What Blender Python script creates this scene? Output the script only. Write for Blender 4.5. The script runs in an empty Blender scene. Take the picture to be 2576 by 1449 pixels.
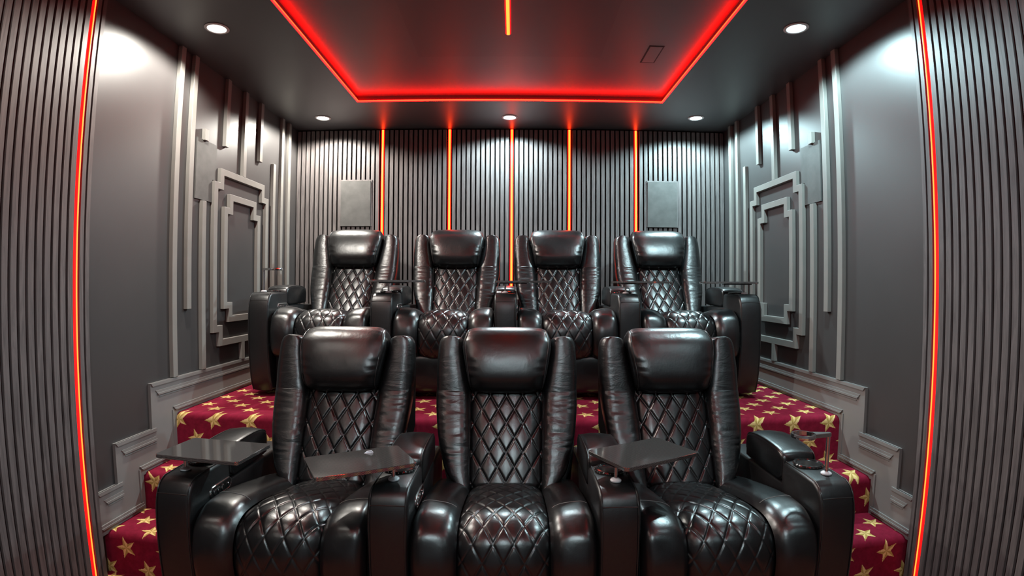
import bpy, bmesh, math, random
from math import pi, sin, cos, radians
from mathutils import Vector, Matrix, Euler

random.seed(7)
SC = bpy.context.scene
COL = SC.collection

# ------------------------------------------------------------------ camera, world, exposure
# A phone's ultra-wide lens: slight barrel distortion, described by a lens polynomial
# (angle from the axis as a function of millimetres on a 36 mm wide sensor).
cd = bpy.data.cameras.new('camera')
cam = bpy.data.objects.new('camera', cd)
COL.objects.link(cam)
SC.camera = cam
cd.type = 'PANO'
cd.sensor_fit = 'HORIZONTAL'
cd.sensor_width = 36.0
cd.clip_start = 0.02
K = [0.0, 0.05534894, -0.00015797685, -2.9827559e-05, 7.6693053e-07]
for holder in (getattr(cd, 'cycles', None), cd):
    if holder is not None and hasattr(holder, 'fisheye_polynomial_k1'):
        holder.panorama_type = 'FISHEYE_LENS_POLYNOMIAL'
        holder.fisheye_fov = pi
        for i in range(5):
            setattr(holder, 'fisheye_polynomial_k%d' % i, -K[i])
        break
cam.matrix_world = Matrix(((0.999988, -0.004545, 0.001793, 0.0276),
                           (0.001815, 0.004918, -0.999986, 0.0),
                           (0.004536, 0.999978, 0.004926, 1.295),
                           (0, 0, 0, 1)))

w = bpy.data.worlds.new('world')
SC.world = w
w.use_nodes = True
w.node_tree.nodes['Background'].inputs[0].default_value = (0.5, 0.5, 0.55, 1)
w.node_tree.nodes['Background'].inputs[1].default_value = 0.0

SC.view_settings.view_transform = 'Standard'
SC.view_settings.look = 'None'
SC.view_settings.gamma = 1.0
SC.view_settings.use_curve_mapping = False
SC.view_settings.exposure = 0.0
try:
    SC.cycles.use_denoising = True
    SC.cycles.max_bounces = 8
    SC.cycles.diffuse_bounces = 4
    SC.cycles.glossy_bounces = 4
    SC.cycles.sample_clamp_indirect = 6.0
    SC.cycles.use_light_tree = True
except Exception:
    pass

# light levels (radiance of the glowing surfaces)
LAMP = 138.0          # watts of each downlight
LAMP_REAR = 155.0
LAMP_FRONT = 16.0
LAMP_MIDDLE = 125.0
LENS = 9.0
NEON_BODY = (10.0, 0.010, 0.010)
NEON_CORE = (11.0, 0.72, 0.08)
SIDE_BODY = (2.2, 0.006, 0.006)
SIDE_CORE = (2.6, 0.62, 0.07)
COVE_BODY = (34.0, 0.05, 0.05)
COVE_CORE = (34.0, 0.34, 0.06)

# ------------------------------------------------------------------ room measures (metres)
W = 1.79            # half the room's width
YR = 4.265          # rear wall
YF = -2.3           # front wall, behind the camera
ZC = 2.59           # ceiling
ZR = 2.632          # recessed part of the ceiling
ZP = 0.605          # rear platform
LX, LY0, LY1 = 1.082, 0.1, 3.605     # the recess
EDGE = 2.62         # front edge of the platform

# ------------------------------------------------------------------ materials
def new_mat(name):
    m = bpy.data.materials.new(name)
    m.use_nodes = True
    nt = m.node_tree
    return m, nt, nt.nodes['Principled BSDF']

def N(nt, kind, **kw):
    n = nt.nodes.new(kind)
    for k, v in kw.items():
        setattr(n, k, v)
    return n

def setin(n, **kw):
    for k, v in kw.items():
        n.inputs[k.replace('_', ' ')].default_value = v

def noise(nt, vec, scale, detail=4.0, rough=0.55):
    n = N(nt, 'ShaderNodeTexNoise')
    n.inputs['Scale'].default_value = scale
    n.inputs['Detail'].default_value = detail
    n.inputs['Roughness'].default_value = rough
    if vec is not None:
        nt.links.new(vec, n.inputs['Vector'])
    return n

def mapped(nt, scale=(1, 1, 1), rot=(0, 0, 0), coord='Object'):
    tc = N(nt, 'ShaderNodeTexCoord')
    mp = N(nt, 'ShaderNodeMapping')
    mp.inputs['Scale'].default_value = scale
    mp.inputs['Rotation'].default_value = rot
    nt.links.new(tc.outputs[coord], mp.inputs['Vector'])
    return mp.outputs['Vector']

def ramp(nt, fac, stops):
    r = N(nt, 'ShaderNodeValToRGB')
    el = r.color_ramp.elements
    while len(el) < len(stops):
        el.new(0.5)
    for e, (p, c) in zip(el, stops):
        e.position = p
        e.color = (c[0], c[1], c[2], 1)
    nt.links.new(fac, r.inputs['Fac'])
    return r.outputs['Color']

def bump(nt, bsdf, height, strength, dist=0.002, prev=None):
    b = N(nt, 'ShaderNodeBump')
    b.inputs['Strength'].default_value = strength
    b.inputs['Distance'].default_value = dist
    nt.links.new(height, b.inputs['Height'])
    if prev is not None:
        nt.links.new(prev, b.inputs['Normal'])
    nt.links.new(b.outputs['Normal'], bsdf.inputs['Normal'])
    return b.outputs['Normal']

def plain(name, color, rough, metal=0.0, spec=0.5, var=0.0, vscale=6.0, bmp=0.0, bscale=300.0):
    m, nt, b = new_mat(name)
    setin(b, Roughness=rough, Metallic=metal)
    b.inputs['Specular IOR Level'].default_value = spec
    b.inputs['Base Color'].default_value = (*color, 1)
    if var > 0:
        n = noise(nt, mapped(nt), vscale)
        lo = tuple(c * (1 - var) for c in color)
        hi = tuple(c * (1 + var) for c in color)
        nt.links.new(ramp(nt, n.outputs['Fac'], [(0.3, lo), (0.7, hi)]), b.inputs['Base Color'])
    if bmp > 0:
        n = noise(nt, mapped(nt), bscale, 2.0)
        bump(nt, b, n.outputs['Fac'], bmp, 0.001)
    return m

def glow(name, color):
    m, nt, b = new_mat(name)
    mx = max(color)
    b.inputs['Base Color'].default_value = (0.02, 0.02, 0.02, 1)
    b.inputs['Emission Color'].default_value = (color[0] / mx, color[1] / mx, color[2] / mx, 1)
    b.inputs['Emission Strength'].default_value = mx
    return m

def leather(name, crease=0.0, cscale=(10, 10, 46), rough=0.30):
    m, nt, b = new_mat(name)
    b.inputs['Base Color'].default_value = (0.0035, 0.0042, 0.0048, 1)
    b.inputs['Specular IOR Level'].default_value = 0.80
    oc = mapped(nt)
    blot = noise(nt, oc, 9.0, 3.0)
    mr = N(nt, 'ShaderNodeMapRange')
    mr.inputs['To Min'].default_value = rough - 0.05
    mr.inputs['To Max'].default_value = rough + 0.07
    nt.links.new(blot.outputs['Fac'], mr.inputs['Value'])
    nt.links.new(mr.outputs['Result'], b.inputs['Roughness'])
    grain = N(nt, 'ShaderNodeTexVoronoi')
    grain.inputs['Scale'].default_value = 420.0
    nt.links.new(oc, grain.inputs['Vector'])
    n1 = bump(nt, b, grain.outputs['Distance'], 0.12, 0.0006)
    und = noise(nt, oc, 16.0, 3.0, 0.6)
    n2 = bump(nt, b, und.outputs['Fac'], 0.22, 0.006, n1)
    if crease > 0:
        cv = mapped(nt, cscale)
        c = noise(nt, cv, 1.0, 5.0, 0.62)
        c.inputs['Distortion'].default_value = 0.7
        bump(nt, b, c.outputs['Fac'], crease, 0.010, n2)
    return m

def wood_slat(name):
    m, nt, b = new_mat(name)
    setin(b, Roughness=0.55)
    v = mapped(nt, (34, 34, 2.2))
    n = noise(nt, v, 1.6, 6.0, 0.65)
    n.inputs['Distortion'].default_value = 1.2
    nt.links.new(ramp(nt, n.outputs['Fac'], [(0.25, (0.052, 0.046, 0.046)), (0.5, (0.108, 0.096, 0.095)), (0.78, (0.170, 0.154, 0.150))]), b.inputs['Base Color'])
    bump(nt, b, n.outputs['Fac'], 0.25, 0.001)
    return m

def carbon(name):
    m, nt, b = new_mat(name)
    setin(b, Roughness=0.07, Metallic=0.85)
    b.inputs['Specular IOR Level'].default_value = 0.7
    v = mapped(nt, (1, 1, 1), (0, 0, 0.78))
    ch = N(nt, 'ShaderNodeTexChecker')
    ch.inputs['Scale'].default_value = 330.0
    ch.inputs['Color1'].default_value = (0.16, 0.155, 0.15, 1)
    ch.inputs['Color2'].default_value = (0.42, 0.41, 0.395, 1)
    nt.links.new(v, ch.inputs['Vector'])
    nt.links.new(ch.outputs['Color'], b.inputs['Base Color'])
    return m

def carpet(name):
    """Crimson pile with woven two-tone five-pointed stars on a centred lattice (metres, from the UV map)."""
    m, nt, b = new_mat(name)
    setin(b, Roughness=0.95)
    b.inputs['Specular IOR Level'].default_value = 0.15
    uv = N(nt, 'ShaderNodeUVMap')
    wob = noise(nt, uv.outputs['UV'], 170.0, 2.0)
    L = nt.links.new
    def M(op, a, bb=None, c=None):
        n = N(nt, 'ShaderNodeMath', operation=op)
        for i, x in enumerate((a, bb, c)):
            if x is None:
                continue
            if isinstance(x, (int, float)):
                n.inputs[i].default_value = x
            else:
                L(x, n.inputs[i])
        return n.outputs[0]
    sep = N(nt, 'ShaderNodeSeparateXYZ')
    L(uv.outputs['UV'], sep.inputs[0])
    sw = N(nt, 'ShaderNodeSeparateColor')
    L(wob.outputs['Color'], sw.inputs[0])
    U = M('ADD', sep.outputs['X'], M('MULTIPLY', M('SUBTRACT', sw.outputs[0], 0.5), 0.007))
    V = M('ADD', sep.outputs['Y'], M('MULTIPLY', M('SUBTRACT', sw.outputs[1], 0.5), 0.007))
    DX, DY, R, r = 0.2042, 0.2, 0.053, 0.0215
    ins, sgn = None, None
    for ou, ov in ((0, 0), (DX / 2, DY / 2)):
        x = M('SUBTRACT', M('FLOORED_MODULO', M('ADD', U, ou + DX / 2), DX), DX / 2)
        y = M('SUBTRACT', M('FLOORED_MODULO', M('ADD', V, ov + DY / 2), DY), DY / 2)
        ang = M('ARCTAN2', y, x)
        rho = M('SQRT', M('ADD', M('MULTIPLY', x, x), M('MULTIPLY', y, y)))
        s72 = radians(72)
        fold = M('SUBTRACT', M('FLOORED_MODULO', M('ADD', ang, pi + s72 / 2), s72), s72 / 2)
        a = M('ABSOLUTE', fold)
        qx = M('MULTIPLY', rho, M('COSINE', a))
        qy = M('MULTIPLY', rho, M('SINE', a))
        vx, vy = r * cos(radians(36)) - R, r * sin(radians(36))
        cr = M('SUBTRACT', M('MULTIPLY', M('SUBTRACT', qx, R), vy), M('MULTIPLY', qy, vx))
        inside = M('LESS_THAN', cr, 0.0)
        side = M('MULTIPLY', inside, M('GREATER_THAN', fold, 0.0))
        ins = inside if ins is None else M('MAXIMUM', ins, inside)
        sgn = side if sgn is None else M('MAXIMUM', sgn, side)
    pile = noise(nt, uv.outputs['UV'], 26.0, 5.0, 0.7)
    ground = ramp(nt, pile.outputs['Fac'], [(0.3, (0.145, 0.005, 0.019)), (0.7, (0.25, 0.010, 0.037))])
    star = N(nt, 'ShaderNodeMix', data_type='RGBA')
    star.inputs['A'].default_value = (0.78, 0.57, 0.24, 1)
    star.inputs['B'].default_value = (0.46, 0.31, 0.085, 1)
    L(sgn, star.inputs['Factor'])
    mix = N(nt, 'ShaderNodeMix', data_type='RGBA')
    L(ins, mix.inputs['Factor'])
    L(ground, mix.inputs['A'])
    L(star.outputs['Result'], mix.inputs['B'])
    L(mix.outputs['Result'], b.inputs['Base Color'])
    fuzz = noise(nt, uv.outputs['UV'], 900.0, 2.0)
    bump(nt, b, fuzz.outputs['Fac'], 0.5, 0.003)
    return m

M_WALL = plain('wall_paint', (0.047, 0.044, 0.044), 0.44, spec=0.55, var=0.06, vscale=3.0, bmp=0.05, bscale=160)
M_FRONT = plain('pale_paint', (0.28, 0.29, 0.31), 0.6)
M_REAR = plain('black_felt', (0.006, 0.005, 0.005), 0.95, spec=0.1)
M_CEIL = plain('ceiling_paint', (0.055, 0.053, 0.057), 0.42, spec=0.8, var=0.05, vscale=3.0, bmp=0.04, bscale=200)
M_CEIL2 = plain('ceiling_paint_dark', (0.044, 0.040, 0.044), 0.42, spec=0.8, var=0.05, vscale=3.0)
M_TRIM = plain('batten_paint', (0.205, 0.197, 0.182), 0.50, spec=0.4, var=0.05, vscale=9.0)
M_BASE = plain('skirting_paint', (0.20, 0.195, 0.187), 0.42, spec=0.5, var=0.05, vscale=5.0)
M_PLATE = plain('plate_paint', (0.075, 0.074, 0.071), 0.62, spec=0.35, var=0.22, vscale=11.0)
M_SLAT = wood_slat('grey_wood_slat')
M_CARPET = carpet('star_carpet')
M_LEATHER = leather('black_leather')
M_CREASE = leather('creased_black_leather', 0.30, (9, 9, 26))
M_PILLOW = leather('pillow_black_leather', 0.10, (16, 6, 7), 0.31)
M_ARM = leather('arm_black_leather', 0.0, rough=0.38)
M_SHELL = plain('black_backing', (0.008, 0.008, 0.008), 0.6)
M_PIPE = plain('black_piping', (0.016, 0.016, 0.016), 0.36, spec=0.6)
M_STITCH = plain('grey_stitching', (0.16, 0.155, 0.15), 0.6)
M_CHROME = plain('chrome', (0.80, 0.80, 0.82), 0.12, metal=1.0)
M_STEEL = plain('brushed_steel', (0.62, 0.61, 0.60), 0.26, metal=1.0)
M_GLOSSBLACK = plain('gloss_black', (0.012, 0.012, 0.012), 0.12, spec=0.7)
M_FROST = plain('frosted_plastic', (0.62, 0.61, 0.63), 0.30, spec=0.5)
M_CUPIN = plain('grey_plastic', (0.22, 0.22, 0.22), 0.35)
M_CARBON = carbon('carbon_weave')
M_FILM = plain('pale_film', (0.62, 0.72, 0.80), 0.15, spec=0.7)
M_LINE = plain('black_gap', (0.004, 0.004, 0.004), 0.7)
M_TRIMRING = plain('white_ring', (0.6, 0.6, 0.6), 0.4)
M_NEON = glow('neon_body', NEON_BODY)
M_NEONC = glow('neon_core', NEON_CORE)
M_SIDE = glow('side_neon_body', SIDE_BODY)
M_SIDEC = glow('side_neon_core', SIDE_CORE)
M_COVE = glow('cove_body', COVE_BODY)
M_COVEC = glow('cove_core', COVE_CORE)

# ------------------------------------------------------------------ mesh helpers
class MB:
    """Collects vertices and faces in local coordinates; build() links them as one mesh object."""
    def __init__(self):
        self.v, self.f, self.uv = [], [], {}
    def add(self, vs, fs):
        o = len(self.v)
        self.v += [tuple(x) for x in vs]
        self.f += [tuple(i + o for i in f) for f in fs]
    def box(self, x0, x1, y0, y1, z0, z1):
        vs = [(x, y, z) for z in (z0, z1) for y in (y0, y1) for x in (x0, x1)]
        self.add(vs, [(0, 2, 3, 1), (4, 5, 7, 6), (0, 1, 5, 4), (2, 6, 7, 3), (0, 4, 6, 2), (1, 3, 7, 5)])
    def loft(self, rings, closed=True, cap=True):
        n = len(rings[0])
        vs = [p for r in rings for p in r]
        fs = []
        for i in range(len(rings) - 1):
            for j in range(n if closed else n - 1):
                k = (j + 1) % n
                fs.append((i * n + j, i * n + k, (i + 1) * n + k, (i + 1) * n + j))
        if cap and closed:
            fs.append(tuple(range(n - 1, -1, -1)))
            fs.append(tuple((len(rings) - 1) * n + j for j in range(n)))
        self.add(vs, fs)
    def tube(self, pts, rad, n=8, cap=True):
        pts = [Vector(p) for p in pts]
        rings = []
        up = Vector((0.13, 0.31, 0.94)).normalized()
        for i, p in enumerate(pts):
            a = pts[max(i - 1, 0)]
            c = pts[min(i + 1, len(pts) - 1)]
            t = (c - a).normalized()
            u = t.cross(up)
            if u.length < 1e-4:
                u = t.cross(Vector((1, 0, 0)))
            u.normalize()
            vv = t.cross(u).normalized()
            rr = rad[i] if isinstance(rad, (list, tuple)) else rad
            rings.append([p + u * rr * cos(2 * pi * k / n) + vv * rr * sin(2 * pi * k / n) for k in range(n)])
        self.loft(rings, True, cap)
    def lathe(self, prof, n=32, c=(0, 0, 0)):
        """prof: list of (radius, z); closed at both ends when the radius is 0."""
        rings = [[(c[0] + r * cos(2 * pi * k / n), c[1] + r * sin(2 * pi * k / n), c[2] + z) for k in range(n)] for r, z in prof]
        self.loft(rings, True, True)
    def ring_frame(self, outer, inner, depth_fn):
        """outer, inner: outlines with matching corners; depth_fn(p, d) places a 2D point at the back (d=0) or the front (d=1)."""
        n = len(outer)
        vs = [depth_fn(p, d) for d in (0, 1) for p in outer] + [depth_fn(p, d) for d in (0, 1) for p in inner]
        O0, O1, I0, I1 = 0, n, 2 * n, 3 * n
        fs = []
        for j in range(n):
            k = (j + 1) % n
            fs += [(O1 + j, O1 + k, I1 + k, I1 + j), (O0 + k, O0 + j, I0 + j, I0 + k),
                   (O0 + j, O0 + k, O1 + k, O1 + j), (I0 + k, I0 + j, I1 + j, I1 + k)]
        self.add(vs, fs)
    def prism(self, poly, fn, d0=0.0, d1=1.0):
        n = len(poly)
        vs = [fn(p, d0) for p in poly] + [fn(p, d1) for p in poly]
        fs = [tuple(range(n - 1, -1, -1)), tuple(range(n, 2 * n))]
        for j in range(n):
            k = (j + 1) % n
            fs.append((j, k, n + k, n + j))
        self.add(vs, fs)
    def build(self, name, mat, parent=None, loc=(0, 0, 0), smooth=True, angle=38, bevel=0.0, segs=2, recalc=True):
        me = bpy.data.meshes.new(name)
        bm = bmesh.new()
        vs = [bm.verts.new(p) for p in self.v]
        for f in self.f:
            try:
                bm.faces.new([vs[i] for i in f])
            except ValueError:
                pass
        if recalc:
            bmesh.ops.recalc_face_normals(bm, faces=bm.faces)
        if bevel > 0:
            es = [e for e in bm.edges if len(e.link_faces) == 2 and e.calc_face_angle(0) > radians(50)]
            bmesh.ops.bevel(bm, geom=es, offset=bevel, segments=segs, profile=0.5, affect='EDGES', clamp_overlap=True)
            bmesh.ops.recalc_face_normals(bm, faces=bm.faces)
        for f in bm.faces:
            f.smooth = smooth
        for e in bm.edges:
            if len(e.link_faces) == 2 and e.calc_face_angle(0) > radians(angle):
                e.smooth = False
        bm.to_mesh(me)
        bm.free()
        me.materials.append(mat)
        o = bpy.data.objects.new(name, me)
        COL.objects.link(o)
        o.location = loc
        if parent is not None:
            o.parent = parent
        return o

def tag(o, label=None, cat=None, group=None, kind=None):
    if label: o['label'] = label
    if cat: o['category'] = cat
    if group: o['group'] = group
    if kind: o['kind'] = kind
    return o

def thing(name, label, cat, loc=(0, 0, 0), rotz=0.0, group=None):
    o = bpy.data.objects.new(name, None)
    o.empty_display_size = 0.05
    COL.objects.link(o)
    o.location = loc
    o.rotation_euler = (0, 0, rotz)
    return tag(o, label, cat, group)

def children(o):
    return [c for c in COL.objects if c.parent == o]

def copy_tree(o, parent=None):
    c = o.copy()
    COL.objects.link(c)
    if parent is not None:
        c.parent = parent
    for ch in children(o):
        copy_tree(ch, c)
    return c

def lerp(a, b, t):
    return a + (b - a) * t

def catmull(keys, n):
    """keys: list of tuples; returns n points along a smooth curve through them."""
    out = []
    m = len(keys) - 1
    for i in range(n):
        u = i / (n - 1) * m
        s = min(int(u), m - 1)
        t = u - s
        p0, p1, p2, p3 = keys[max(s - 1, 0)], keys[s], keys[s + 1], keys[min(s + 2, m)]
        out.append(tuple(0.5 * ((2 * b) + (-a + c) * t + (2 * a - 5 * b + 4 * c - d) * t * t + (-a + 3 * b - 3 * c + d) * t ** 3)
                         for a, b, c, d in zip(p0, p1, p2, p3)))
    return out

# ------------------------------------------------------------------ the room shell
def struct(mb, name, mat, label=None, **kw):
    o = mb.build(name, mat, smooth=kw.pop('smooth', False), **kw)
    return tag(o, label, None, None, 'structure')

T = 0.12
m = MB(); m.box(-W - T, -W, YF, YR + T, -0.1, ZR + 0.1); struct(m, 'wall_left', M_WALL, 'glossy dark grey painted left side wall')
m = MB(); m.box(W, W + T, YF, YR + T, -0.1, ZR + 0.1); struct(m, 'wall_right', M_WALL, 'glossy dark grey painted right side wall')
m = MB(); m.box(-W, W, YR, YR + T, -0.1, ZR + 0.1); struct(m, 'wall_rear', M_REAR, 'black rear wall behind the wood slats')
m = MB(); m.box(-W - T, W + T, YF - T, YF, -0.1, ZR + 0.1); struct(m, 'wall_front', M_FRONT, 'pale front wall')
m = MB()
m.box(-W, -LX, YF, YR, ZC, ZR + 0.1); m.box(LX, W, YF, YR, ZC, ZR + 0.1)
m.box(-LX, LX, LY1, YR, ZC, ZR + 0.1); m.box(-LX, LX, YF, LY0, ZC, ZR + 0.1)
m.box(-LX, LX, LY0, LY1, ZR, ZR + 0.1)
struct(m, 'ceiling', M_CEIL, 'near black painted ceiling with a shallow recess edged in red light')
m = MB(); m.box(-0.529, 0.533, LY0 + 0.4, 2.968, ZR - 0.003, ZR + 0.02); struct(m, 'ceiling_panel', M_CEIL2, 'flush darker rectangular board in the middle of the ceiling recess')

DXS = 0.2042
def carpet_run(name, label, x0, x1, prof):
    """prof: list of (y, z, u0, v): a carpet strip over treads and nosings; the woven stars follow (x - u0, v)."""
    me = bpy.data.meshes.new(name)
    bm = bmesh.new()
    uvl = bm.loops.layers.uv.new('UVMap')
    for i in range(len(prof) - 1):
        a, c = prof[i], prof[i + 1]
        if (a[0], a[1]) == (c[0], c[1]):
            continue
        q = [(x0, a), (x1, a), (x1, c), (x0, c)]
        f = bm.faces.new([bm.verts.new((x, p[0], p[1])) for x, p in q])
        f.smooth = True
        for lp, (x, p) in zip(f.loops, q):
            lp[uvl].uv = (x - p[2], p[3])
    for xx in (x0, x1):
        pts = [(xx, p[0], p[1]) for p in prof] + [(xx, prof[-1][0], -0.05), (xx, prof[0][0], -0.05)]
        try:
            bm.faces.new([bm.verts.new(p) for p in (pts if xx == x1 else pts[::-1])])
        except ValueError:
            pass
    bmesh.ops.remove_doubles(bm, verts=bm.verts, dist=1e-5)
    for e in bm.edges:
        if len(e.link_faces) == 2 and e.calc_face_angle(0) > radians(38):
            e.smooth = False
    bmesh.ops.recalc_face_normals(bm, faces=bm.faces)
    bm.to_mesh(me)
    bm.free()
    me.materials.append(M_CARPET)
    o = bpy.data.objects.new(name, me)
    COL.objects.link(o)
    return tag(o, label, None, None, 'structure')

def nosed(ye, yb, z0, z1, ru, rv, tu, tv, r=0.030):
    """Riser at y=ye from z0 up, a rounded nosing, then a tread at z1 back to yb. A star sits at (ru, rv) on the
    riser (x, z) and at (tu, tv) on the tread (x, y); in between the pile is stretched over the edge."""
    zs, yz = z1 - 0.012, ye + 0.085
    vs, ve = zs - rv, yz - tv
    k = math.ceil((vs + 0.012 - ve) / 0.1)
    v_end = ve + 0.1 * k
    ut = tu + (DXS / 2 if k % 2 else 0.0)
    ut -= DXS * round((ut - ru) / DXS)
    p = [(ye, z0, ru, z0 - rv)]
    arc = [(ye + r - r * cos(radians(15 * i)), z1 - r + r * sin(radians(15 * i))) for i in range(7)] + [(ye + 0.055, z1), (yz, z1)]
    L = [0.0]
    for (a, b_), (c, d) in zip(arc, arc[1:]):
        L.append(L[-1] + math.hypot(c - a, d - b_))
    va = (z1 - r) - rv
    for (y, z), l in zip(arc, L):
        t = l / L[-1]
        p.append((y, z, lerp(ru, ut, t), lerp(va, v_end, t)))
    p.append((yb, z1, ut, v_end + (yb - yz)))
    return p

carpet_run('floor', 'crimson carpet with gold stars on the low front floor', -W, W, [(YF, 0.0, 0.1, YF), (EDGE + 0.1, 0.0, 0.1, EDGE + 0.1)])
carpet_run('floor_platform', 'crimson star carpet over the raised rear platform', -W, W, nosed(EDGE, YR, -0.05, ZP, 1.507, 0.572, 1.647, 2.752))
carpet_run('floor_step_right', 'two carpeted steps in the right hand aisle', 1.235, W,
           nosed(2.045, 2.335, -0.05, 0.19, 1.677, 0.135, 1.721, 2.223) +
           nosed(2.335, EDGE + 0.04, 0.19, 0.37, 1.77, 0.27, 1.723, 2.417))
carpet_run('floor_step_left', 'two carpeted steps in the left hand aisle', -W, -1.215,
           nosed(2.045, 2.335, -0.05, 0.19, -1.68, 0.125, -1.683, 2.20) +
           nosed(2.335, EDGE + 0.04, 0.19, 0.37, -1.62, 0.225, -1.70, 2.43))

# stepped skirting boards --------------------------------------------------------------
def baseboard(side):
    s = -1 if side == 'left' else 1
    fn = lambda p, d: (s * (W - d), p[0], p[1])
    b = MB()
    YB = 2.007 if s < 0 else 2.026
    tops = [(2.415, 0.797), (2.145, 0.568), (YB, 0.380)]
    poly = [(YR - 0.03, 0.797), (2.415, 0.797), (2.415, 0.568), (2.145, 0.568), (2.145, 0.380), (YB, 0.380), (YB, 0.18), (2.33, 0.18), (2.33, 0.36), (2.63, 0.36), (2.63, 0.59), (YR - 0.03, 0.59)]
    b.prism(poly, fn, 0.0, 0.015)
    def rail(y0, y1, z0, z1, d0, d1, mit=0.0):
        b.prism([(y0 + mit, z0), (y1, z0), (y1, z1), (y0, z1)], fn, d0, d1)
    for (ya, zt), yb in zip(tops, (YR - 0.03, 2.415 + 0.03, 2.145 + 0.03)):
        b.prism([(ya + 0.012, zt - 0.016), (yb, zt - 0.016), (yb, zt), (ya, zt)], fn, 0.010, 0.0205)
        b.prism([(ya + 0.02, zt - 0.021), (yb, zt - 0.021), (yb, zt - 0.016), (ya + 0.012, zt - 0.016)], fn, 0.010, 0.0175)
        b.prism([(ya + 0.05, zt - 0.056), (yb, zt - 0.056), (yb, zt - 0.042), (ya + 0.038, zt - 0.042)], fn, 0.010, 0.0185)
        b.prism([(ya + 0.056, zt - 0.066), (yb, zt - 0.066), (yb, zt - 0.056), (ya + 0.05, zt - 0.056)], fn, 0.010, 0.0215)
        b.prism([(ya + 0.066, zt - 0.078), (yb, zt - 0.078), (yb, zt - 0.075), (ya + 0.064, zt - 0.075)], fn, 0.010, 0.018)
    for ya, yb, zb in ((2.60, YR - 0.03, ZP), (2.31, 2.60, 0.37), (YB, 2.31, 0.19)):
        b.prism([(ya, zb + 0.028), (yb, zb + 0.028), (yb, zb + 0.040), (ya - 0.008, zb + 0.040)], fn, 0.010, 0.022)
        b.prism([(ya + 0.008, zb + 0.020), (yb, zb + 0.020), (yb, zb + 0.028), (ya, zb + 0.028)], fn, 0.010, 0.026)
    for ya, z0, z1 in ((2.585, 0.415, 0.628), (2.295, 0.235, 0.395)):
        b.prism([(ya, z0), (ya + 0.012, z0), (ya + 0.012, z1), (ya, z1)], fn, 0.010, 0.020)
    struct(b, 'baseboard_' + side, M_BASE, 'tall moulded grey skirting board stepping down the %s wall' % side)
baseboard('left')
baseboard('right')

# applied battens and stepped frames on the side walls ------------------------------------
trim_no = [0]
def trim(b, label):
    trim_no[0] += 1
    return struct(b, 'trim_%d' % trim_no[0], M_TRIM, label, bevel=0.0015, segs=1)

TH = 0.024
ZB = 0.800
for s, side, dy in ((-1, 'left', 0.0), (1, 'right', 0.022)):
    fn = lambda p, d: (s * (W - d * TH), p[0] + dy, p[1])
    def batten(y0, y1, z0, z1, label):
        b = MB(); b.prism([(y0, z0), (y1, z0), (y1, z1), (y0, z1)], fn); trim(b, label)
    batten(2.595, 2.635, ZB, ZC, 'full height grey batten nearest the slat panel on the %s wall' % side)
    batten(2.727, 2.767, 1.157, ZC, 'long grey batten hanging from the ceiling beside the wall plate, %s wall' % side)
    batten(2.869, 2.908, 2.135, 2.203, 'short grey block above the wall plate on the %s wall' % side)
    batten(2.869, 2.908, ZB, 1.780, 'grey batten rising from the skirting to the wall plate on the %s wall' % side)
    batten(3.096, 3.136, 2.155, ZC, 'short grey batten hanging from the ceiling before the stepped frame, %s wall' % side)
    batten(3.327, 3.367, 2.009, ZC, 'grey batten joining the ceiling to the top of the stepped frame, %s wall' % side)
    batten(3.553, 3.593, 2.165, ZC, 'short grey batten hanging from the ceiling at the far side of the stepped frame, %s wall' % side)
    batten(3.327, 3.367, ZB, 0.914, 'stub of grey batten under the stepped frame on the %s wall' % side)
    batten(3.776, 3.816, ZB, 2.199, 'grey batten just behind the stepped frame on the %s wall' % side)
    batten(3.910, 3.950, ZB, ZC, 'second full height grey batten from the rear corner of the %s wall' % side)
    batten(4.036, 4.080, ZB, ZC, 'full height grey batten at the rear corner of the %s wall' % side)
    yc = 3.347
    def stepped(h1, h2, zt, zs, zb_s, zb, w_, label):
        # h1: half width of the top and foot, h2: half width of the waist
        def outline(o):
            a, c = h1 - o, h2 - o
            ot, ob = zt - o, zb + o
            so = zs - o
            sb = zb_s + o
            return [(yc - a, ot), (yc + a, ot), (yc + a, so), (yc + c, so), (yc + c, sb), (yc + a, sb), (yc + a, ob),
                    (yc - a, ob), (yc - a, sb), (yc - c, sb), (yc - c, so), (yc - a, so)]
        b = MB(); b.ring_frame(outline(0.0), outline(w_), fn); trim(b, label)
    stepped(0.2925, 0.3575, 2.009, 1.918, 1.001, 0.914, 0.041, 'outer stepped rectangular frame moulding on the %s wall' % side)
    stepped(0.176, 0.238, 1.867, 1.778, 1.141, 1.056, 0.041, 'inner stepped rectangular frame moulding on the %s wall' % side)
    # the flush plate beside the frame
    pl = MB()
    fp = lambda p, d: (s * (W - d * 0.009), p[0] + dy, p[1])
    pl.prism([(2.813, 1.785), (2.8685, 1.785), (2.986, 1.785), (2.986, 1.921), (3.024, 1.921), (3.024, 2.140), (2.813, 2.140)], fp)
    o = pl.build('speaker_plate', M_PLATE, None, smooth=False, bevel=0.001, segs=1)
    tag(o, 'thin grey blotchy plate between battens on the %s side wall' % side, 'wall plate', 'painted wall plates')

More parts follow.
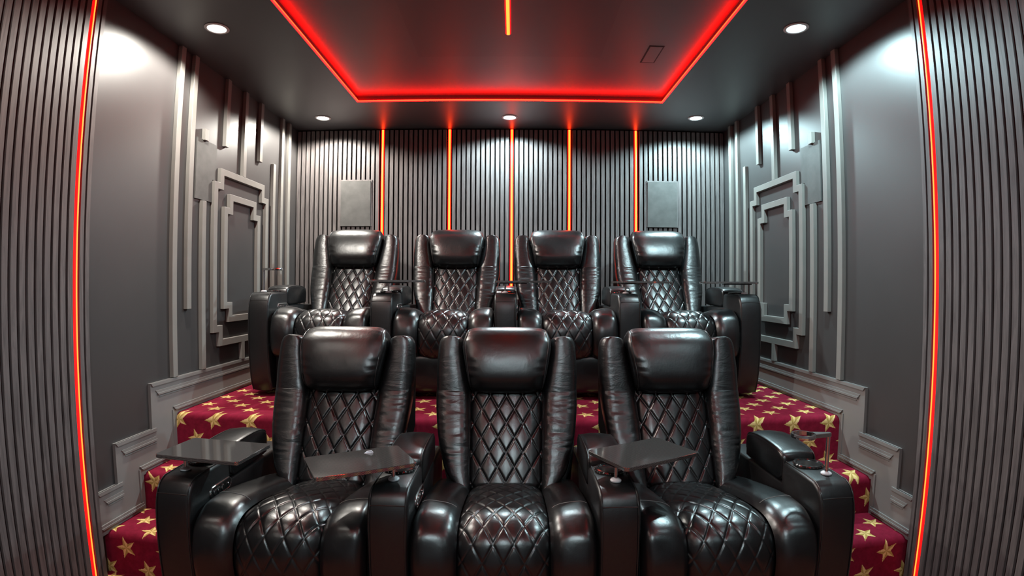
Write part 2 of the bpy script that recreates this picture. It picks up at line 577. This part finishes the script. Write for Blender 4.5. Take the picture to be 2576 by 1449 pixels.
# ------------------------------------------------------------------ slat panels
def slat_panel(name, label, along, a0, a1, z0, z1, place, loc):
    """A panel of upright slats: felt backing and slats 27 mm wide, spaced 40 mm. place(a, d) -> x, y; d is the distance from the wall."""
    th = thing(name, label, 'wall panel', loc, 0, 'wood slat wall panels')
    def bx(mb, b0, b1, d0, d1, zz0, zz1):
        pts = []
        for zz in (zz0, zz1):
            for (aa, dd) in ((b0, d0), (b1, d0), (b1, d1), (b0, d1)):
                x, y = place(aa, dd)
                pts.append((x - loc[0], y - loc[1], zz - loc[2]))
        mb.add(pts, [(0, 1, 2, 3), (4, 5, 6, 7), (0, 1, 5, 4), (1, 2, 6, 5), (2, 3, 7, 6), (3, 0, 4, 7)])
    b = MB(); bx(b, a0, a1, 0.0, 0.008, z0, z1)
    b.build('backing', M_REAR, th, smooth=False)
    n = max(1, round((a1 - a0) / 0.04 + 0.25))
    p = (a1 - a0) / n
    hs = 0.0135 * min(1, p / 0.04)
    sl = MB()
    for i in range(n):
        c = a0 + (i + 0.5) * p
        bx(sl, c - hs, c + hs, 0.008, 0.022, z0, z1)
    sl.build('slats', M_SLAT, th, smooth=False)
    return th

strips = [-1.059, -0.501, 0.014, 0.489, 1.042]
edges = [-W + 0.002] + strips + [W - 0.002]
desc = ['in the left rear corner', 'right of the first light strip', 'left of the middle light strip', 'right of the middle light strip',
        'left of the last light strip', 'in the right rear corner']
for i in range(6):
    a0 = edges[i] + (0.019 if i > 0 else 0.0)
    a1 = edges[i + 1] - (0.019 if i < 5 else 0.0)
    slat_panel('slat_panel', 'dark grey wood slat panel on the rear wall, ' + desc[i], 'x', a0, a1, ZP + 0.001, ZC - 0.012,
               lambda a, d: (a, YR - 0.0015 - d), ((a0 + a1) / 2, YR - 0.0015, ZP + 0.001))
for s, side, ye, yn in ((-1, 'left', 2.005, 1.928), (1, 'right', 2.024, 1.950)):
    pl = lambda a, d, s=s: (s * (W - d - 0.008), a)
    slat_panel('slat_panel', 'narrow dark slat panel at the edge of the %s wall, behind its light strip' % side, 'y', yn + 0.012, ye, 0.0, ZC - 0.004, pl, (s * W, ye, 0))
    slat_panel('slat_panel', 'big dark wood slat panel covering the near end of the %s wall' % side, 'y', YF, yn - 0.012, 0.0, ZC - 0.004, pl, (s * W, yn, 0))

# ------------------------------------------------------------------ light strips
def light_strip(label, p0, p1, out, wid, group, body=None, core=None, hw=0.012, ck=0.60):
    """A silicone strip: glowing red half-round body and a brighter core line. out: unit vector from the wall."""
    p0, p1, out = Vector(p0), Vector(p1), Vector(out)
    t = (p1 - p0)
    side = t.normalized().cross(out)
    th = thing('light_strip', label, 'led light', p0, 0, group)
    def prof(k0, depth, base):
        pts = []
        for i in range(9):
            a = pi * i / 8
            pts.append((k0 * cos(a), base + depth * sin(a)))
        return pts
    for nm, k0, dep, base, mat in (('body', hw, 0.010, 0.0, body or M_NEON), ('core', hw * ck, 0.004, 0.0075, core or M_NEONC)):
        pr = prof(k0, dep, base)
        mb = MB()
        mb.loft([[q + side * a + out * b for a, b in pr] for q in (Vector((0, 0, 0)), t)], True, True)
        mb.build(nm, mat, th)
    return th

G = 'red light strips on the rear wall'
names = ['first', 'second', 'middle', 'fourth', 'last']
for x, nm in zip(strips, names):
    zb = ZP + 0.3
    light_strip('%s upright red light strip from the left on the rear slat wall' % nm, (x, YR, ZP), (x, YR, ZC - 0.006), (0, -1, 0), 0.03, G, hw=0.0135)
light_strip('upright red light strip in the slats of the left side wall', (-W + 0.0, 1.928, 0.0), (-W + 0.0, 1.928, ZC - 0.004), (1, 0, 0), 0.02, 'red light strips on the side walls', body=M_SIDE, core=M_SIDEC, hw=0.0115, ck=0.36).location.x = -W + 0.022
light_strip('upright red light strip in the slats of the right side wall', (W, 1.950, 0.0), (W, 1.950, ZC - 0.004), (-1, 0, 0), 0.02, 'red light strips on the side walls', body=M_SIDE, core=M_SIDEC, hw=0.0115, ck=0.36).location.x = W - 0.022
light_strip('short red light strip down the middle of the ceiling', (-0.003, LY0 + 0.42, ZR - 0.003), (-0.003, 2.68, ZR - 0.003), (0, 0, -1), 0.03, None, hw=0.014)

cove = thing('light_strip', 'red light strip running round the inner edge of the ceiling recess', 'led light', (0, 0, ZC))
def cove_loop(nm, inset0, inset1, z0, z1, mat):
    mb = MB()
    def rect(i, z):
        return [(-LX + i, LY0 + i, z), (LX - i, LY0 + i, z), (LX - i, LY1 - i, z), (-LX + i, LY1 - i, z)]
    A, B, C, D = rect(inset0, z0), rect(inset0, z1), rect(inset1, z1), rect(inset1, z0)
    vs = A + B + C + D
    fs = []
    for j in range(4):
        k = (j + 1) % 4
        for p, q in ((0, 4), (4, 8), (8, 12), (12, 0)):
            fs.append((p + j, p + k, q + k, q + j))
    mb.add(vs, fs)
    mb.build(nm, mat, cove, smooth=False)
cove_loop('body', 0.0, 0.009, 0.0010, 0.0110, M_COVE)
cove_loop('core', 0.0085, 0.0110, 0.004, 0.0080, M_COVEC)

# ------------------------------------------------------------------ downlights
def downlight(x, y, color, power, label):
    th = thing('downlight', label, 'ceiling light', (x, y, ZC), 0, 'recessed ceiling downlights')
    r = MB()
    r.lathe([(0.046, 0.0), (0.060, 0.0), (0.062, -0.003), (0.058, -0.006), (0.048, -0.006), (0.046, -0.003)], 40)
    r.build('trim_ring', M_TRIMRING, th)
    l = MB()
    l.lathe([(0.0, 0.0), (0.046, 0.0), (0.046, -0.0035), (0.0, -0.0035)], 40)
    l.build('lens', glow('lens_glow', tuple(c * LENS for c in color)), th, smooth=False)
    ld = bpy.data.lights.new('downlight_beam', 'SPOT')
    ld.energy = power
    ld.color = color
    ld.spot_size = radians(158)
    ld.spot_blend = 0.35
    ld.shadow_soft_size = 0.04
    lo = bpy.data.objects.new('downlight_beam', ld)
    COL.objects.link(lo)
    lo.location = (0, 0, -0.012)
    lo.parent = th
WARM, COOL, MIDC = (1.0, 0.95, 0.86), (0.64, 0.94, 1.0), (0.74, 0.95, 1.0)
downlight(-1.474, 2.440, WARM, LAMP, 'bright round downlight above the left aisle, warm white')
downlight(1.438, 2.429, COOL, LAMP, 'bright round downlight above the right aisle, cool white')
downlight(-1.453, 3.93, WARM, LAMP_REAR, 'round downlight in the left rear corner of the ceiling')
downlight(-0.004, 3.955, MIDC, LAMP_REAR, 'round downlight over the middle of the rear slat wall')
downlight(1.428, 3.90, COOL, LAMP_REAR, 'round downlight in the right rear corner of the ceiling')
downlight(-1.45, 0.93, WARM, LAMP_FRONT, 'round downlight in the front ceiling on the left side')
downlight(1.45, 0.93, COOL, LAMP_FRONT, 'round downlight in the front ceiling on the right side')
downlight(-1.45, -0.57, WARM, LAMP_FRONT * 1.3, 'foremost round downlight in the ceiling on the left side')
downlight(1.45, -0.57, COOL, LAMP_FRONT * 1.3, 'foremost round downlight in the ceiling on the right side')
downlight(-0.004, -0.57, MIDC, LAMP_MIDDLE, 'foremost round downlight in the middle of the ceiling')

# ------------------------------------------------------------------ plates on the rear wall, ceiling cover
for xa, xb, lab in ((-1.398, -1.148, 'left'), (1.132, 1.377, 'right')):
    x0 = (xa + xb) / 2
    th = thing('speaker_plate', 'upright grey plate set in the rear slats near the %s end' % lab, 'wall plate', (x0, YR - 0.0240, 1.777), 0, 'painted wall plates')
    hw = (xb - xa) / 2
    fr = MB(); fr.box(-hw - 0.008, hw + 0.010, -0.006, 0.0, 0, 0.386); fr.build('rim', M_SLAT, th, smooth=False)
    pp = MB(); pp.box(-hw, hw, -0.014, -0.006, 0.0, 0.376); pp.build('cover', M_PLATE, th, smooth=False, bevel=0.0012, segs=1)
cv = thing('access_cover', 'small rectangular ceiling cover outlined by a black gap', 'ceiling panel', (0.824, 2.915, ZR))
g = MB(); g.box(-0.043, 0.043, -0.112, 0.112, -0.002, 0.0); g.build('gap_frame', M_LINE, cv, smooth=False)
g = MB(); g.box(-0.035, 0.035, -0.103, 0.103, -0.0026, -0.0005); g.build('cover', M_CEIL, cv, smooth=False)

# ------------------------------------------------------------------ recliners
BW, BH = 0.0715, 0.125
def quilt_depth(a, b, w_=BW, h_=BH, groove=0.0062, wid=0.0042, puff=0.0016):
    g = math.sqrt(1 / w_ ** 2 + 1 / h_ ** 2)
    d = 1.0
    pf = 1.0
    for t in (a / w_ + b / h_, a / w_ - b / h_):
        fr = t - math.floor(t + 0.5)
        dd = abs(fr) / g
        d = min(d, dd)
        pf *= abs(sin(pi * t)) ** 0.6
    return -groove * math.exp(-(d / wid) ** 2) + puff * pf

def back_y(z):
    """Front surface of the backrest in side view."""
    if z < 0.82:
        return 0.53 + (z - 0.46) * 0.528
    return 0.72 + (z - 0.82) * 0.29

def sheet(pts_n, half, nx, crown, drop, quilt=None, edge_pow=6, skew=0.0):
    """A padded sheet: pts_n is a dense profile [(y, z)], swept across x in -half..half and puffed along the profile's normal."""
    mb = MB()
    n = len(pts_n)
    s = 0.0
    rows = []
    for i, (y, z) in enumerate(pts_n):
        a, c = pts_n[max(i - 1, 0)], pts_n[min(i + 1, n - 1)]
        ty, tz = c[0] - a[0], c[1] - a[1]
        L = math.hypot(ty, tz) or 1.0
        ny, nz = -tz / L, ty / L
        if i:
            s += math.hypot(y - pts_n[i - 1][0], z - pts_n[i - 1][1])
        end = min(i, n - 1 - i) / 6.0
        endf = min(1.0, end) ** 0.5
        row = []
        for j in range(nx + 1):
            t = -1 + 2 * j / nx
            x = t * half
            h = crown * (1 - abs(t) ** 2.4) - drop * abs(t) ** edge_pow
            if quilt:
                fade = min(1.0, (1 - abs(t)) / 0.06) * endf
                h += quilt(x, s) * fade
            h -= (1 - endf) * 0.012
            row.append((x, y + ny * h, z + nz * h))
        rows.append(row)
    mb.loft(rows, closed=False, cap=False)
    return mb

def make_recliner():
    root = thing('recliner', '', 'recliner')
    # base under the seat and behind the back
    b = MB(); b.box(-0.288, 0.288, 0.075, 0.60, 0.035, 0.40)
    b.build('base', M_SHELL, root, smooth=False, bevel=0.01)
    # back shell
    sh = MB()
    prof = [(0.575, 0.40), (0.66, 0.60), (0.755, 0.815), (0.80, 0.96), (0.845, 1.005), (0.90, 1.0), (0.925, 0.95), (0.90, 0.62), (0.86, 0.36), (0.80, 0.06), (0.56, 0.06)]
    rings = []
    for x in (-1, -0.96, -0.8, 0.8, 0.96, 1):
        k = 0.955 if abs(x) == 1 else 1.0
        rings.append([(x * 0.298 * (0.80 if z < 0.5 else 1.0), 0.75 + (y - 0.75) * k, 0.6 + (z - 0.6) * k) for y, z in prof])
    sh.loft(rings)
    sh.build('back_shell', M_ARM, root, angle=50)
    # quilted back panel
    zs = [0.452 + (0.90 - 0.452) * i / 150 for i in range(151)]
    m_ = sheet([(back_y(z), z) for z in zs], 0.158, 104, 0.012, 0.02, lambda a, s_: quilt_depth(a, s_ - 0.02))
    m_.build('back_panel', M_LEATHER, root, angle=180)
    # back bolsters
    keys = [(0.440, .150, .172, .030), (0.465, .150, .205, .048), (0.51, .151, .252, .058), (0.57, .152, .276, .064), (0.65, .153, .2985, .068),
            (0.74, .156, .312, .070), (0.80, .160, .316, .069), (0.822, .162, .315, .064), (0.845, .165, .317, .068), (0.91, .178, .319, .068),
            (0.97, .192, .316, .064), (1.008, .196, .3135, .060), (1.031, .201, .306, .052), (1.046, .210, .294, .040), (1.055, .228, .274, .018)]
    for s in (-1, 1):
        st = catmull(keys, 150)
        rings = []
        for z, xi, xo, dp in st:
            cx, hw = (xi + xo) / 2, (xo - xi) / 2
            cy = back_y(z) - 0.034 + dp
            ring = []
            for k in range(32):
                a = 2 * pi * k / 32
                ca, sa = cos(a), sin(a)
                ex = 2 / 3.0
                px = cx + hw * math.copysign(abs(ca) ** ex, ca)
                py = cy + dp * math.copysign(abs(sa) ** ex, sa)
                # gathers in the lower half: shallow real folds across the pad
                if z < 0.82:
                    f = max(0.0, 1 - ((z - 0.67) / 0.155) ** 2)
                    wave = sin(z * 172 + 16 * px + 2.2 * sin(z * 47 + 1.7 * s) + s) + 0.6 * sin(z * 301 - 30 * px + s * 2.0)
                    amp = 0.0023 * (0.55 + 0.45 * sin(z * 33 + 40 * px + 2 * s))
                    py += amp * f * wave * (max(0.0, -sa) ** 0.6)
                ring.append((s * px, py, z + 0.010 * (px - 0.15) / 0.16 * (1 if z > .8 else 0)))
            rings.append(ring)
        bo = MB(); bo.loft(rings)
        o = bo.build('back_bolster', M_CREASE, root, angle=70)
        pipe = MB()
        pts = []
        for z, xi, xo, dp in catmull(keys[2:-1], 30):
            pts.append((s * (xo - 0.004), back_y(z) - 0.034 + dp * 0.9, z + 0.008))
        pipe.tube(pts, 0.0026, 6)
        pipe.build('piping', M_PIPE, o)
        seam = MB()
        zc = 0.824
        seam.tube([(s * (0.165 + 0.148 * i / 10), back_y(zc) - 0.034 + 0.064 - 0.0655 * (1 - abs((i - 5) / 5.0) ** 2.5) ** (1 / 2.5), zc + 0.003 * i / 10) for i in range(11)], 0.0018, 6)
        seam.build('seam', M_PIPE, o)
    # head pillow
    hp = [(0.692, 0.820), (0.656, 0.843), (0.638, 0.890), (0.648, 0.945), (0.671, 1.005), (0.703, 1.058), (0.748, 1.092), (0.800, 1.100),
          (0.850, 1.082), (0.876, 1.030), (0.878, 0.950), (0.850, 0.870), (0.800, 0.828), (0.750, 0.815)]
    loop = catmull(hp + hp[:1], 85)[:-1]
    cy, cz = 0.765, 0.955
    rings = []
    nst = 61
    for i in range(nst):
        t = -1 + 2 * i / (nst - 1)
        t = math.copysign(abs(t) ** 0.72, t)
        e = max(0.0, 1 - abs(t) ** 5.0)
        sc = 0.55 + 0.45 * e ** 0.5
        ring = []
        for k, (y, z) in enumerate(loop):
            wz = 0.168 + 0.030 * min(1, max(0, (z - 0.83) / 0.20)) - 0.010 * max(0, (z - 1.06) / 0.04)
            pinch = 0.0032 * sin(k * 1.15 + 2 * sin(k * 0.37) + 4 * t) * max(0, min(abs(t) - 0.62, 0.97 - abs(t) + 0.1)) / 0.28
            crown = 1.0 + 0.012 * (1 - t * t)
            ring.append((t * wz, cy + (y - cy) * sc * crown + pinch, cz + (z - cz) * (0.80 + 0.20 * e ** 0.5) * crown + pinch))
        rings.append(ring)
    h = MB(); h.loft(rings)
    head = h.build('head_pillow', M_PILLOW, root, angle=80)
    for s in (-1, 1):
        pp = MB()
        pts = []
        tt = 0.93
        e = 1 - tt ** 5.0
        for y, z in loop[0:57]:
            wz = 0.168 + 0.030 * min(1, max(0, (z - 0.83) / 0.20)) - 0.010 * max(0, (z - 1.06) / 0.04)
            pts.append((s * tt * wz, cy + (y - cy) * (0.56 + 0.45 * e ** 0.5), cz + (z - cz) * (0.812 + 0.20 * e ** 0.5)))
        pp.tube(pts, 0.0022, 6)
        pp.build('piping', M_PIPE, head)
    # seat
    sk = [(0.575, 0.445), (0.50, 0.463), (0.40, 0.484), (0.30, 0.503), (0.20, 0.518), (0.12, 0.523), (0.065, 0.515), (0.020, 0.490), (-0.006, 0.448),
          (-0.018, 0.395), (-0.016, 0.340), (-0.002, 0.290), (0.030, 0.262)]
    sp = catmull(sk, 240)[::-1]
    m_ = sheet(sp, 0.152, 92, 0.017, 0.022, lambda a, s_: quilt_depth(a, s_ - 0.07, 0.066, 0.108, 0.0032, 0.0030, 0.0016))
    m_.build('seat_panel', M_LEATHER, root, angle=180)
    for s in (-1, 1):
        rows = []
        spb = catmull(sk, 80)[::-1]
        n = len(spb)
        for i, (y, z) in enumerate(spb):
            a, c = spb[max(i - 1, 0)], spb[min(i + 1, n - 1)]
            ty, tz = c[0] - a[0], c[1] - a[1]
            L = math.hypot(ty, tz) or 1
            ny, nz = -tz / L, ty / L
            row = []
            for j in range(21):
                t = j / 20
                x = 0.150 + 0.1485 * t
                hgt = 0.010 * (1 - abs(2 * t - 1) ** 3.5) - 0.018 * (1 - t) ** 7 - 0.030 * t ** 16 + 0.007 + 0.017 * t * max(0.0, nz)
                hgt += 0.0022 * sin(i * 0.55 + 4 * t) * max(0, 1 - abs(i - 34) / 14) * t
                row.append((s * x, y + ny * hgt, z + nz * hgt))
            rows.append(row)
        sb = MB(); sb.loft(rows, closed=False, cap=False)
        o = sb.build('seat_bolster', M_LEATHER, root, angle=180)
        st = MB()
        k = min(range(n), key=lambda q: abs(spb[q][0] - 0.17) + abs(spb[q][1] - 0.52))
        st.tube([(p[0], p[1], p[2] + 0.0008) for p in rows[k][2:19]], 0.0014, 5)
        st.build('stitching', M_STITCH, o)
    # footrest panel
    f = MB()
    fk = catmull([(0.075, 0.275), (0.045, 0.268), (0.032, 0.245), (0.030, 0.16), (0.036, 0.08), (0.05, 0.05), (0.075, 0.045)], 28)[::-1]
    f = sheet(fk, 0.283, 30, 0.004, 0.02)
    f.build('footrest', M_LEATHER, root, angle=180)
    return root

def make_console(side_label):
    root = thing('armrest_console', '', 'armrest')
    hw = 0.067
    # body: side profile
    key = [(0.055, 0.040), (0.030, 0.10), (0.012, 0.20), (0.003, 0.32), (0.000, 0.43), (0.004, 0.53), (0.014, 0.585), (0.034, 0.622), (0.065, 0.638)]
    prof = catmull(key, 30) + [(0.14, 0.6405), (0.264, 0.6405), (0.270, 0.634), (0.272, 0.560), (0.80, 0.545), (0.83, 0.50), (0.83, 0.05), (0.80, 0.040)]
    def body_rings():
        rings = []
        for x, off in ((-hw, 0.012), (-hw + 0.003, 0.0055), (-hw + 0.008, 0.0015), (-hw + 0.016, 0.0), (-hw * 0.4, -0.003), (hw * 0.4, -0.003), (hw - 0.016, 0.0), (hw - 0.008, 0.0015), (hw - 0.003, 0.0055), (hw, 0.012)):
            ring = []
            for y, z in prof:
                cyy, czz = min(max(y, 0.13), 0.66), min(max(z, 0.17), 0.48)
                dy_, dz_ = y - cyy, z - czz
                L = math.hypot(dy_, dz_) or 1.0
                ring.append((x, y - dy_ / L * off, z - dz_ / L * off))
            rings.append(ring)
        return rings
    b = MB(); b.loft(body_rings())
    body = b.build('body', M_ARM, root, angle=50)
    for s in (-1, 1):
        p = MB()
        pts = [(s * (hw - 0.009), y - 0.0005, z) for y, z in prof[:32]]
        p.tube(pts, 0.0022, 6)
        p.build('piping', M_PIPE, body)
    sm = MB()
    sm.tube([(x * 0.0575, 0.0165 - 0.002 * (1 - x * x), 0.5915 + 0.002 * (1 - x * x)) for x in [i / 6 - 1 for i in range(13)]], 0.0020, 6)
    sm.build('seam', M_PIPE, body)
    # padded lid
    ld = MB()
    lp = catmull([(0.276, 0.58), (0.272, 0.615), (0.275, 0.648), (0.292, 0.668), (0.34, 0.678), (0.43, 0.683), (0.52, 0.680), (0.58, 0.666), (0.595, 0.63), (0.59, 0.565)], 34) + [(0.56, 0.56), (0.30, 0.555)]
    rings = []
    for x, off in ((-0.070, 0.014), (-0.068, 0.007), (-0.062, 0.002), (-0.05, -0.001), (-0.02, -0.005), (0.02, -0.005), (0.05, -0.001), (0.062, 0.002), (0.068, 0.007), (0.070, 0.014)):
        ring = []
        for y, z in lp:
            cyy = min(max(y, 0.33), 0.54); czz = 0.61
            dy_, dz_ = y - cyy, z - czz
            L = math.hypot(dy_, dz_) or 1.0
            ring.append((x, y - dy_ / L * off, z - dz_ / L * off))
        rings.append(ring)
    ld.loft(rings)
    lid = ld.build('lid', M_LEATHER, root, angle=50)
    for s in (-1, 1):
        p = MB(); p.tube([(s * 0.064, y - 0.0005, z - 0.002) for y, z in lp[:32]], 0.0022, 6); p.build('piping', M_PIPE, lid)
    # cup holder
    ch = MB()
    ch.lathe([(0.039, 0.6400), (0.052, 0.6400), (0.054, 0.6475), (0.051, 0.6520), (0.044, 0.6530), (0.040, 0.6495)], 44, (0, 0.212, 0))
    cup = ch.build('cup_holder', M_GLOSSBLACK, root)
    ci = MB(); ci.lathe([(0.0, 0.6408), (0.041, 0.6408), (0.041, 0.6460), (0.0, 0.6460)], 36, (0, 0.212, 0)); ci.build('liner', M_CUPIN, cup)
    kn = MB()
    for i in range(26):
        a = 2 * pi * i / 26
        c0 = Vector((0.0535 * cos(a), 0.212 + 0.0535 * sin(a), 0.6475))
        kn.add([c0 + Vector((dx, dy, dz)) * 0.0026 for dx, dy, dz in ((1, 0, 0), (-1, 0, 0), (0, 1, 0), (0, -1, 0), (0, 0, 1), (0, 0, -1))],
               [(0, 2, 4), (2, 1, 4), (1, 3, 4), (3, 0, 4), (2, 0, 5), (1, 2, 5), (3, 1, 5), (0, 3, 5)])
    kn.build('beaded_rim', M_CHROME, cup, smooth=False)
    return root

def add_controls(con):
    """Oval chrome switch plate on the side facing the seat to the right."""
    cp = MB()
    def capsule(L, H, x, n=14):
        pts = []
        for i in range(n):
            a = -pi / 2 + pi * i / (n - 1)
            pts.append((x, L / 2 + H / 2 * cos(a), H / 2 * sin(a)))
        for i in range(n):
            a = pi / 2 + pi * i / (n - 1)
            pts.append((x, -L / 2 + H / 2 * cos(a), H / 2 * sin(a)))
        return pts
    pan = MB()
    pan.loft([capsule(0.104, 0.046, 0.066), capsule(0.104, 0.046, 0.0700), capsule(0.104, 0.042, 0.0725), capsule(0.104, 0.036, 0.0725), capsule(0.104, 0.034, 0.0700)], True, False)
    o = pan.build('control_panel', M_STEEL, con, (0, 0.205, 0.549))
    fc = MB(); fc.loft([capsule(0.104, 0.035, 0.067), capsule(0.104, 0.035, 0.0706)]); fc.build('face', M_GLOSSBLACK, o, smooth=False)
    for i, y in enumerate((-0.044, -0.018, 0.008, 0.046)):
        r = 0.0095 if i < 3 else 0.0042
        bt = MB()
        rings = []
        for k, (rr, xx) in enumerate(((r, 0.070), (r, 0.0735), (r * 0.8, 0.0745))):
            rings.append([(xx, y + rr * cos(2 * pi * q / 18), rr * 1.25 * sin(2 * pi * q / 18)) for q in range(18)])
        bt.loft(rings); bt.build('button', M_STEEL, o)
        bi = MB(); bi.loft([[(xx, y + r * 0.62 * cos(2 * pi * q / 14), r * 0.75 * sin(2 * pi * q / 14)) for q in range(14)] for xx in (0.0738, 0.0752)])
        if i < 3:
            bi.build('button_center', M_GLOSSBLACK, o)

Y0F, Y0R = 1.59, 3.05
FRONT_C = [-0.740, 0.0015, 0.742]
REAR_C = [-1.137, -0.387, 0.353, 1.093]
FRONT_A = [-1.110, -0.369, 0.372, 1.112]
REAR_A = [-1.515, -0.757, -0.017, 0.723, 1.463]

rec = make_recliner()
fl = ['black leather quilted recliner at the left end of the front row', 'black leather quilted recliner in the middle of the front row',
      'black leather quilted recliner at the right end of the front row']
rl = ['black leather recliner at the left end of the raised rear row', 'black leather recliner second from the left in the rear row',
      'black leather recliner second from the right in the rear row', 'black leather recliner at the right end of the raised rear row']
spots = [(x, Y0F, 0.0, l, 'recliners in the front row') for x, l in zip(FRONT_C, fl)] + [(x, Y0R, ZP, l, 'recliners in the rear row') for x, l in zip(REAR_C, rl)]
for i, (x, y, z, l, gname) in enumerate(spots):
    r_ = rec if i == 0 else copy_tree(rec)
    r_.location = (x, y, z)
    tag(r_, l, 'recliner', gname)

proto_plain = make_console('')
proto = copy_tree(proto_plain)
add_controls(proto)
fa = ['black leather armrest with cup holder at the left end of the front row', 'black leather armrest left of the middle front recliner',
      'black leather armrest right of the middle front recliner', 'black leather armrest with padded lid at the right end of the front row']
ra = ['black leather armrest at the left end of the rear row', 'black leather armrest between the first two rear recliners',
      'black leather armrest in the centre of the rear row', 'black leather armrest between the last two rear recliners',
      'black leather armrest at the right end of the rear row']
aspots = [(x, Y0F, 0.0, l, i < 3, 'armrests of the front row') for i, (x, l) in enumerate(zip(FRONT_A, fa))] + \
         [(x, Y0R, ZP, l, i < 4, 'armrests of the rear row') for i, (x, l) in enumerate(zip(REAR_A, ra))]
used_c = used_p = False
for x, y, z, l, ctrl, gname in aspots:
    if ctrl:
        a_ = copy_tree(proto) if used_c else proto
        used_c = True
    else:
        a_ = copy_tree(proto_plain) if used_p else proto_plain
        used_p = True
    a_.location = (x, y, z)
    tag(a_, l, 'armrest', gname)

# ------------------------------------------------------------------ swivel trays and glass holders
def rounded_rect(cx, cy, hx, hy, r, n=6):
    pts = []
    for sx, sy, a0 in ((1, 1, 0), (-1, 1, 90), (-1, -1, 180), (1, -1, 270)):
        for i in range(n + 1):
            a = radians(a0 + 90 * i / n)
            pts.append((cx + sx * (hx - r) + r * cos(a), cy + sy * (hy - r) + r * sin(a)))
    return pts

def make_tray(along, perp, rot):
    """Origin at the post's foot; the board's centre lies at (along, perp) in the board's own axes, turned by rot."""
    root = thing('swivel_tray', '', 'tray table')
    M_ = Matrix.Rotation(rot, 3, 'Z')
    def P(p, z):
        v = M_ @ Vector((p[0], p[1], 0))
        return (v.x, v.y, z)
    t = MB()
    t.loft([[P(p, z) for p in rounded_rect(along, perp, 0.1625 - i_, 0.1065 - i_, 0.014)] for z, i_ in ((0.0625, 0.0015), (0.064, 0.0), (0.0740, 0.0), (0.0755, 0.0015))])
    t.build('tray_top', M_CARBON, root, angle=30)
    br = MB()
    br.loft([[P(p, z) for p in rounded_rect(along * 0.45, perp * 0.5, 0.085, 0.035, 0.012)] for z in (0.0565, 0.0628)])
    br.build('bracket', M_GLOSSBLACK, root, angle=30)
    po = MB(); po.lathe([(0.0055, 0.006), (0.0055, 0.058)], 18); po.build('post', M_STEEL, root)
    ba = MB(); ba.lathe([(0.0, 0.0), (0.0185, 0.0), (0.0190, 0.004), (0.0165, 0.007), (0.009, 0.010), (0.0, 0.0105)], 30); ba.build('foot', M_FROST, root)
    return root

def tray(x, y, z, along, perp, rot, label, group):
    t = make_tray(along, perp, radians(rot))
    t.location = (x, y, z)
    tag(t, label, 'tray table', group)
ZA = 0.6439
GF, GR = 'swivel trays of the front row', 'swivel trays of the rear row'
tray(-1.120, 1.705, ZA, 0.105, 0.022, -5, 'carbon patterned swivel tray on the left end armrest of the front row', GF)
tray(-0.368, 1.700, ZA, -0.108, 0.022, 30, 'swivel tray reaching over the seat of the left front recliner', GF)
tray(0.374, 1.700, ZA, 0.132, 0.016, 27.5, 'swivel tray reaching over the seat of the right front recliner', GF)
ZAR = ZP + ZA
tray(-0.735, 3.16, ZAR, 0.062, 0.02, 8, 'swivel tray left of the second rear recliner, seen edge on', GR)
tray(-0.020, 3.16, ZAR, 0.110, 0.02, 8, 'swivel tray before the middle light strip, on the centre rear armrest', GR)
tray(0.718, 3.16, ZAR, 0.110, 0.02, 10, 'swivel tray left of the last rear recliner, seen edge on', GR)
tray(1.465, 3.16, ZAR, -0.095, 0.02, -12, 'swivel tray on the right end armrest of the rear row', GR)

def glass_holder(x, y, z, sgn, label, h=0.146, ringc=0.095):
    root = thing('glass_holder', label, 'glass holder', (x, y, z), 0, 'chrome glass holders on the armrests')
    b = MB(); b.lathe([(0.0, 0.0), (0.0185, 0.0), (0.0190, 0.004), (0.0165, 0.007), (0.009, 0.010), (0.0, 0.0105)], 30); b.build('foot', M_FROST, root)
    p = MB(); p.lathe([(0.0068, 0.006), (0.0068, h)], 20); p.build('post', M_CHROME, root)
    a = MB()
    for_pts = [(sgn * -0.008, 0.007), (sgn * -0.008, -0.007), (sgn * (ringc - 0.034), -0.020), (sgn * (ringc - 0.034), 0.020)]
    a.prism(for_pts, lambda q, d: (q[0], q[1], h - 0.012 + d * 0.014))
    a.build('bracket', M_STEEL, root, smooth=False, bevel=0.001, segs=1)
    r = MB()
    n = 26
    rings = []
    prof = [(0.034, -0.007), (0.040, -0.007), (0.042, 0.0), (0.040, 0.007), (0.034, 0.007)]
    for rr, zz in prof:
        rings.append([(sgn * ringc + rr * (1 + (0.02 if k % 2 else 0)) * cos(2 * pi * k / n), rr * (1 + (0.02 if k % 2 else 0)) * sin(2 * pi * k / n), h - 0.005 + zz) for k in range(n)])
    r.loft(rings + rings[:1], True, False)
    r.build('ring', M_CHROME, root, smooth=False)
glass_holder(1.122, 1.700, ZA, -1, 'chrome ring glass holder on the right end armrest of the front row')
glass_holder(-1.527, 3.16, ZAR, 1, 'chrome ring glass holder on the left end armrest of the rear row', ringc=0.078)

# scrap of film on the second front tray
fm = MB()
fm.add([(-0.017, 0.0, 0.0), (0.013, 0.004, 0.0), (0.015, 0.004, 0.004), (0.006, 0.008, 0.010), (-0.009, 0.010, 0.006),
        (-0.017, 0.002, 0.0), (0.013, 0.006, 0.0), (0.015, 0.006, 0.004), (0.006, 0.010, 0.010), (-0.009, 0.012, 0.006)],
       [(0, 1, 2, 3, 4), (9, 8, 7, 6, 5), (0, 1, 6, 5), (1, 2, 7, 6), (2, 3, 8, 7), (3, 4, 9, 8), (4, 0, 5, 9)])
o = fm.build('plastic_wrapper', M_FILM, None, (-0.462, 1.735, ZA + 0.075), smooth=False)
tag(o, 'small pale scrap of clear plastic film on a front tray edge', 'wrapper')
